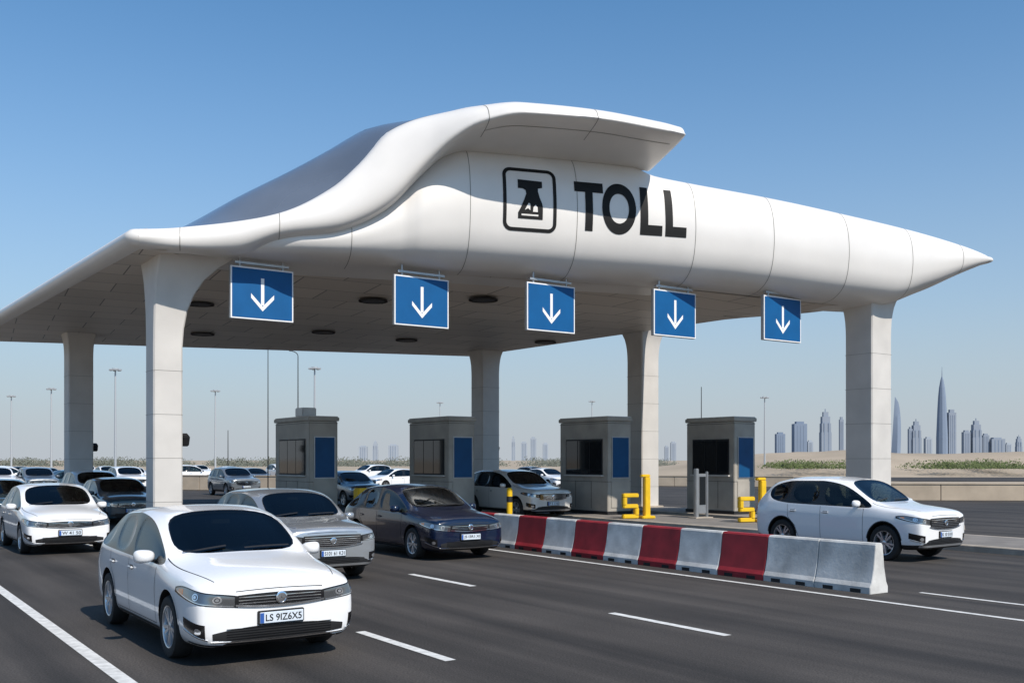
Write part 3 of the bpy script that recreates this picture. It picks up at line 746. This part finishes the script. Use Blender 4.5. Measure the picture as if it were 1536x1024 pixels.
def foliage(name,clumps,k,leaf):
    mb=MB(); vs=[];fs=[]
    for (c,r,h,nn) in clumps:
        for i in range(nn):
            while True:
                p=Vector((random.uniform(-1,1),random.uniform(-1,1),random.uniform(0,1)))
                if p.length<1: break
            p=Vector((c[0]+p.x*r,c[1]+p.y*r,c[2]+p.z*h)); a=Vector((random.gauss(0,1),random.gauss(0,1),random.gauss(0,1))).normalized()*leaf*random.uniform(.5,1.2); q=a.orthogonal().normalized()*leaf*random.uniform(.3,.7)
            o=len(vs); vs+=[p-a*.5,p+q*.5,p+a*.5,p-q*.5]; fs.append((o,o+1,o+2,o+3))
    mb.add(vs,fs,k); mb.obj(name,smooth=False)
cl=[]
for i in range(200):
    x=random.choice((random.uniform(34,47),random.uniform(53,62),random.uniform(65,76))); y=random.uniform(130,152)
    q=noise.noise(Vector((x*.2,y*.03,0)))
    if q<-.05: continue
    cl.append(((x,y,1.0),random.uniform(1.5,3.6),random.uniform(.6,1.4),90))
foliage("scrub_vegetation",cl,'leaf',.35)
cl=[]
for i in range(260):
    px=random.uniform(-60,1000); Y=random.uniform(330,420)
    if noise.noise(Vector((px*.015,0,3)))<-.1: continue
    cl.append((((px-768)/1500*Y,Y,0),random.uniform(4,9),random.uniform(1.8,3.8),130))
foliage("distant_tree_row",cl,'leaf2',.7)

# ------------------------------------------------------------ lamp masts
M['mast']=mat("lamp_mast_galvanised",(.42,.44,.46),.5,.2)
def mast(px,Y,top):
    x=(px-768)/1500*Y; h=2.1+(690-top)*Y/1500; mb=MB()
    mb.tube((x,Y,0),(x,Y,h),.15,.08,'mast',10); mb.tube((x,Y,h-.15),(x,Y,h+.05),.35,.35,'mast',12)
    for i in range(6):
        a=i*math.pi/3; mb.box((x+.5*math.cos(a),Y+.5*math.sin(a),h-.12),(.32,.32,.2),'mast',ch=.04)
    mb.tube((x,Y,0),(x,Y,.5),.35,.35,'kerb',10)
    mb.obj("street_lamp",None,30)
for a in((17,150,593),(77,135,582),(173,108,553),(323,140,585),(472,106,551),(660,190,603),(888,190,601),(1147,150,595)): mast(*a)
def pole(px,Y,top,hook=0,r=.05):
    x=(px-768)/1500*Y; h=2.1+(690-top)*Y/1500; mb=MB(); mb.tube((x,Y,0),(x,Y,h),r,r*.6,'dark',8)
    if hook:
        pr=Vector((x,Y,h))
        for i in range(1,7):
            a=i/6*math.pi/2; q=Vector((x-hook*(1-math.cos(a)) ,Y,h+hook*.6*math.sin(a))); mb.tube(pr,q,r*.6,r*.5,'dark',8); pr=q
    mb.obj("antenna_pole" if not hook else "street_lamp",None,30)
pole(402,50.5,500,r=.03); pole(447,56,534,.5,.04); pole(1052,170,580,r=.1); pole(342,170,645,r=.09)
# ------------------------------------------------------------ skyline
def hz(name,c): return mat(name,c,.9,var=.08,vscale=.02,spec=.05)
M['hz1']=hz("haze_tinted_tower",(.21,.26,.34)); M['hz2']=hz("haze_tinted_tower_pale",(.27,.31,.37)); M['hz3']=hz("haze_tinted_tower_faint",(.36,.40,.45))  # aerial haze painted into the towers' pale blue-grey base colours
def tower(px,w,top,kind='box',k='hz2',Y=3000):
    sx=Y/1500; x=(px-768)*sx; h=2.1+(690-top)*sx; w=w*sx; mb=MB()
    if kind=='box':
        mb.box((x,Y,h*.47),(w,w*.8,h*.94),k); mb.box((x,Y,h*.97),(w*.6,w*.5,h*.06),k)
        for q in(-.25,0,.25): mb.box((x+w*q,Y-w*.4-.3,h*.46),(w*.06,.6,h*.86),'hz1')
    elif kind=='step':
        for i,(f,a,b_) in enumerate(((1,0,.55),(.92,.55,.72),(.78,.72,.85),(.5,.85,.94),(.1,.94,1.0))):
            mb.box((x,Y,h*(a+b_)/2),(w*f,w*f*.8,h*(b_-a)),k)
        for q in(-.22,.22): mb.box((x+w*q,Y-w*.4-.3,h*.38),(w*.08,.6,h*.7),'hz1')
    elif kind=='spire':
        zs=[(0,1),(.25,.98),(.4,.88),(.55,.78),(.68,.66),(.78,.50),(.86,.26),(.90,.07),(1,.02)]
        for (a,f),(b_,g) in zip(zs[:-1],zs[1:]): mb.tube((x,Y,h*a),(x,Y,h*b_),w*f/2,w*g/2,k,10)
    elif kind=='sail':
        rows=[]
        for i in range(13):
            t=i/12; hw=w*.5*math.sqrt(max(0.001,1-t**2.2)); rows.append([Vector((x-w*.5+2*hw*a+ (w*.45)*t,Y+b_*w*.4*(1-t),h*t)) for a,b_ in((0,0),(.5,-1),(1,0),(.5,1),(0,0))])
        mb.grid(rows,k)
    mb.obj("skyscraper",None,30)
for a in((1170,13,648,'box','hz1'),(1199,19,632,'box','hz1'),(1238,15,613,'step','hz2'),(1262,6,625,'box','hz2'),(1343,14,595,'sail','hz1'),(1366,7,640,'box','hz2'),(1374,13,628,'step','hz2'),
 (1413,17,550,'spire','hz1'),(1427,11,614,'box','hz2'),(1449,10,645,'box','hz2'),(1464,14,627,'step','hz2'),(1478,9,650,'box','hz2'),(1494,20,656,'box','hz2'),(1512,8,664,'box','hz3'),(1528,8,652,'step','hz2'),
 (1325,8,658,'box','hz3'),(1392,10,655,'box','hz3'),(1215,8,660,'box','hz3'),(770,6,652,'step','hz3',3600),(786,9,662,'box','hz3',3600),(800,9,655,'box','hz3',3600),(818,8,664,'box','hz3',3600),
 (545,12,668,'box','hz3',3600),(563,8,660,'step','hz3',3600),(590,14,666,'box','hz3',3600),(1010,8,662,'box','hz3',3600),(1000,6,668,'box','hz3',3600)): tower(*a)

# ------------------------------------------------------------ light, world, camera
el=math.radians(46); S=Vector((.64,-.77,0)).normalized()*math.cos(el)+Vector((0,0,math.sin(el)))
w=bpy.data.worlds.new("World"); sc.world=w; w.use_nodes=True; nt=w.node_tree
bg=nt.nodes["Background"]; sky=nt.nodes.new("ShaderNodeTexSky"); sky.sky_type='NISHITA'; sky.sun_disc=False
sky.sun_elevation=el; sky.sun_rotation=math.atan2(S.x,S.y); sky.air_density=1.0; sky.dust_density=.4; sky.ozone_density=3.0; sky.altitude=0
def mixc(blend,f,a,b):
    m=nt.nodes.new("ShaderNodeMix"); m.data_type='RGBA'; m.blend_type=blend
    if isinstance(f,float): m.inputs[0].default_value=f
    else: nt.links.new(f,m.inputs[0])
    for i,v in((6,a),(7,b)):
        if isinstance(v,tuple): m.inputs[i].default_value=v
        else: nt.links.new(v,m.inputs[i])
    return m.outputs[2]
tint=mixc('MULTIPLY',1.0,sky.outputs[0],(.80,1.30,1.50,1))
tc=nt.nodes.new("ShaderNodeTexCoord"); sx=nt.nodes.new("ShaderNodeSeparateXYZ"); nt.links.new(tc.outputs["Generated"],sx.inputs[0])
cr=nt.nodes.new("ShaderNodeValToRGB"); e=cr.color_ramp.elements; cr.color_ramp.interpolation='B_SPLINE'
e[0].position=0; e[0].color=(1,1,1,1); e[1].position=.50; e[1].color=(0,0,0,1)
for p,v in((.06,.9),(.15,.55),(.27,.22),(.4,.04)):
    q=e.new(p); q.color=(v,v,v,1)
nt.links.new(sx.outputs[2],cr.inputs[0])
fin=mixc('MIX',cr.outputs[0],tint,(4.9,5.3,5.8,1))
nt.links.new(fin,bg.inputs[0]); bg.inputs[1].default_value=.10
l=bpy.data.lights.new("sun",'SUN'); l.energy=5.0; l.angle=math.radians(.5); l.color=(1,.93,.84)
lo=bpy.data.objects.new("sun",l); sc.collection.objects.link(lo); lo.rotation_euler=(-S).to_track_quat('-Z','Y').to_euler()
cam=bpy.data.cameras.new("camera"); co=bpy.data.objects.new("camera",cam); sc.collection.objects.link(co)
co.location=(0,0,2.1); co.rotation_euler=(math.pi/2,0,0); cam.lens=1500/1536*36; cam.sensor_width=36; cam.shift_y=178/1536; cam.clip_end=20000; cam.clip_start=.1
sc.camera=co
sc.view_settings.view_transform='Standard'; sc.view_settings.look='None'; sc.view_settings.exposure=0
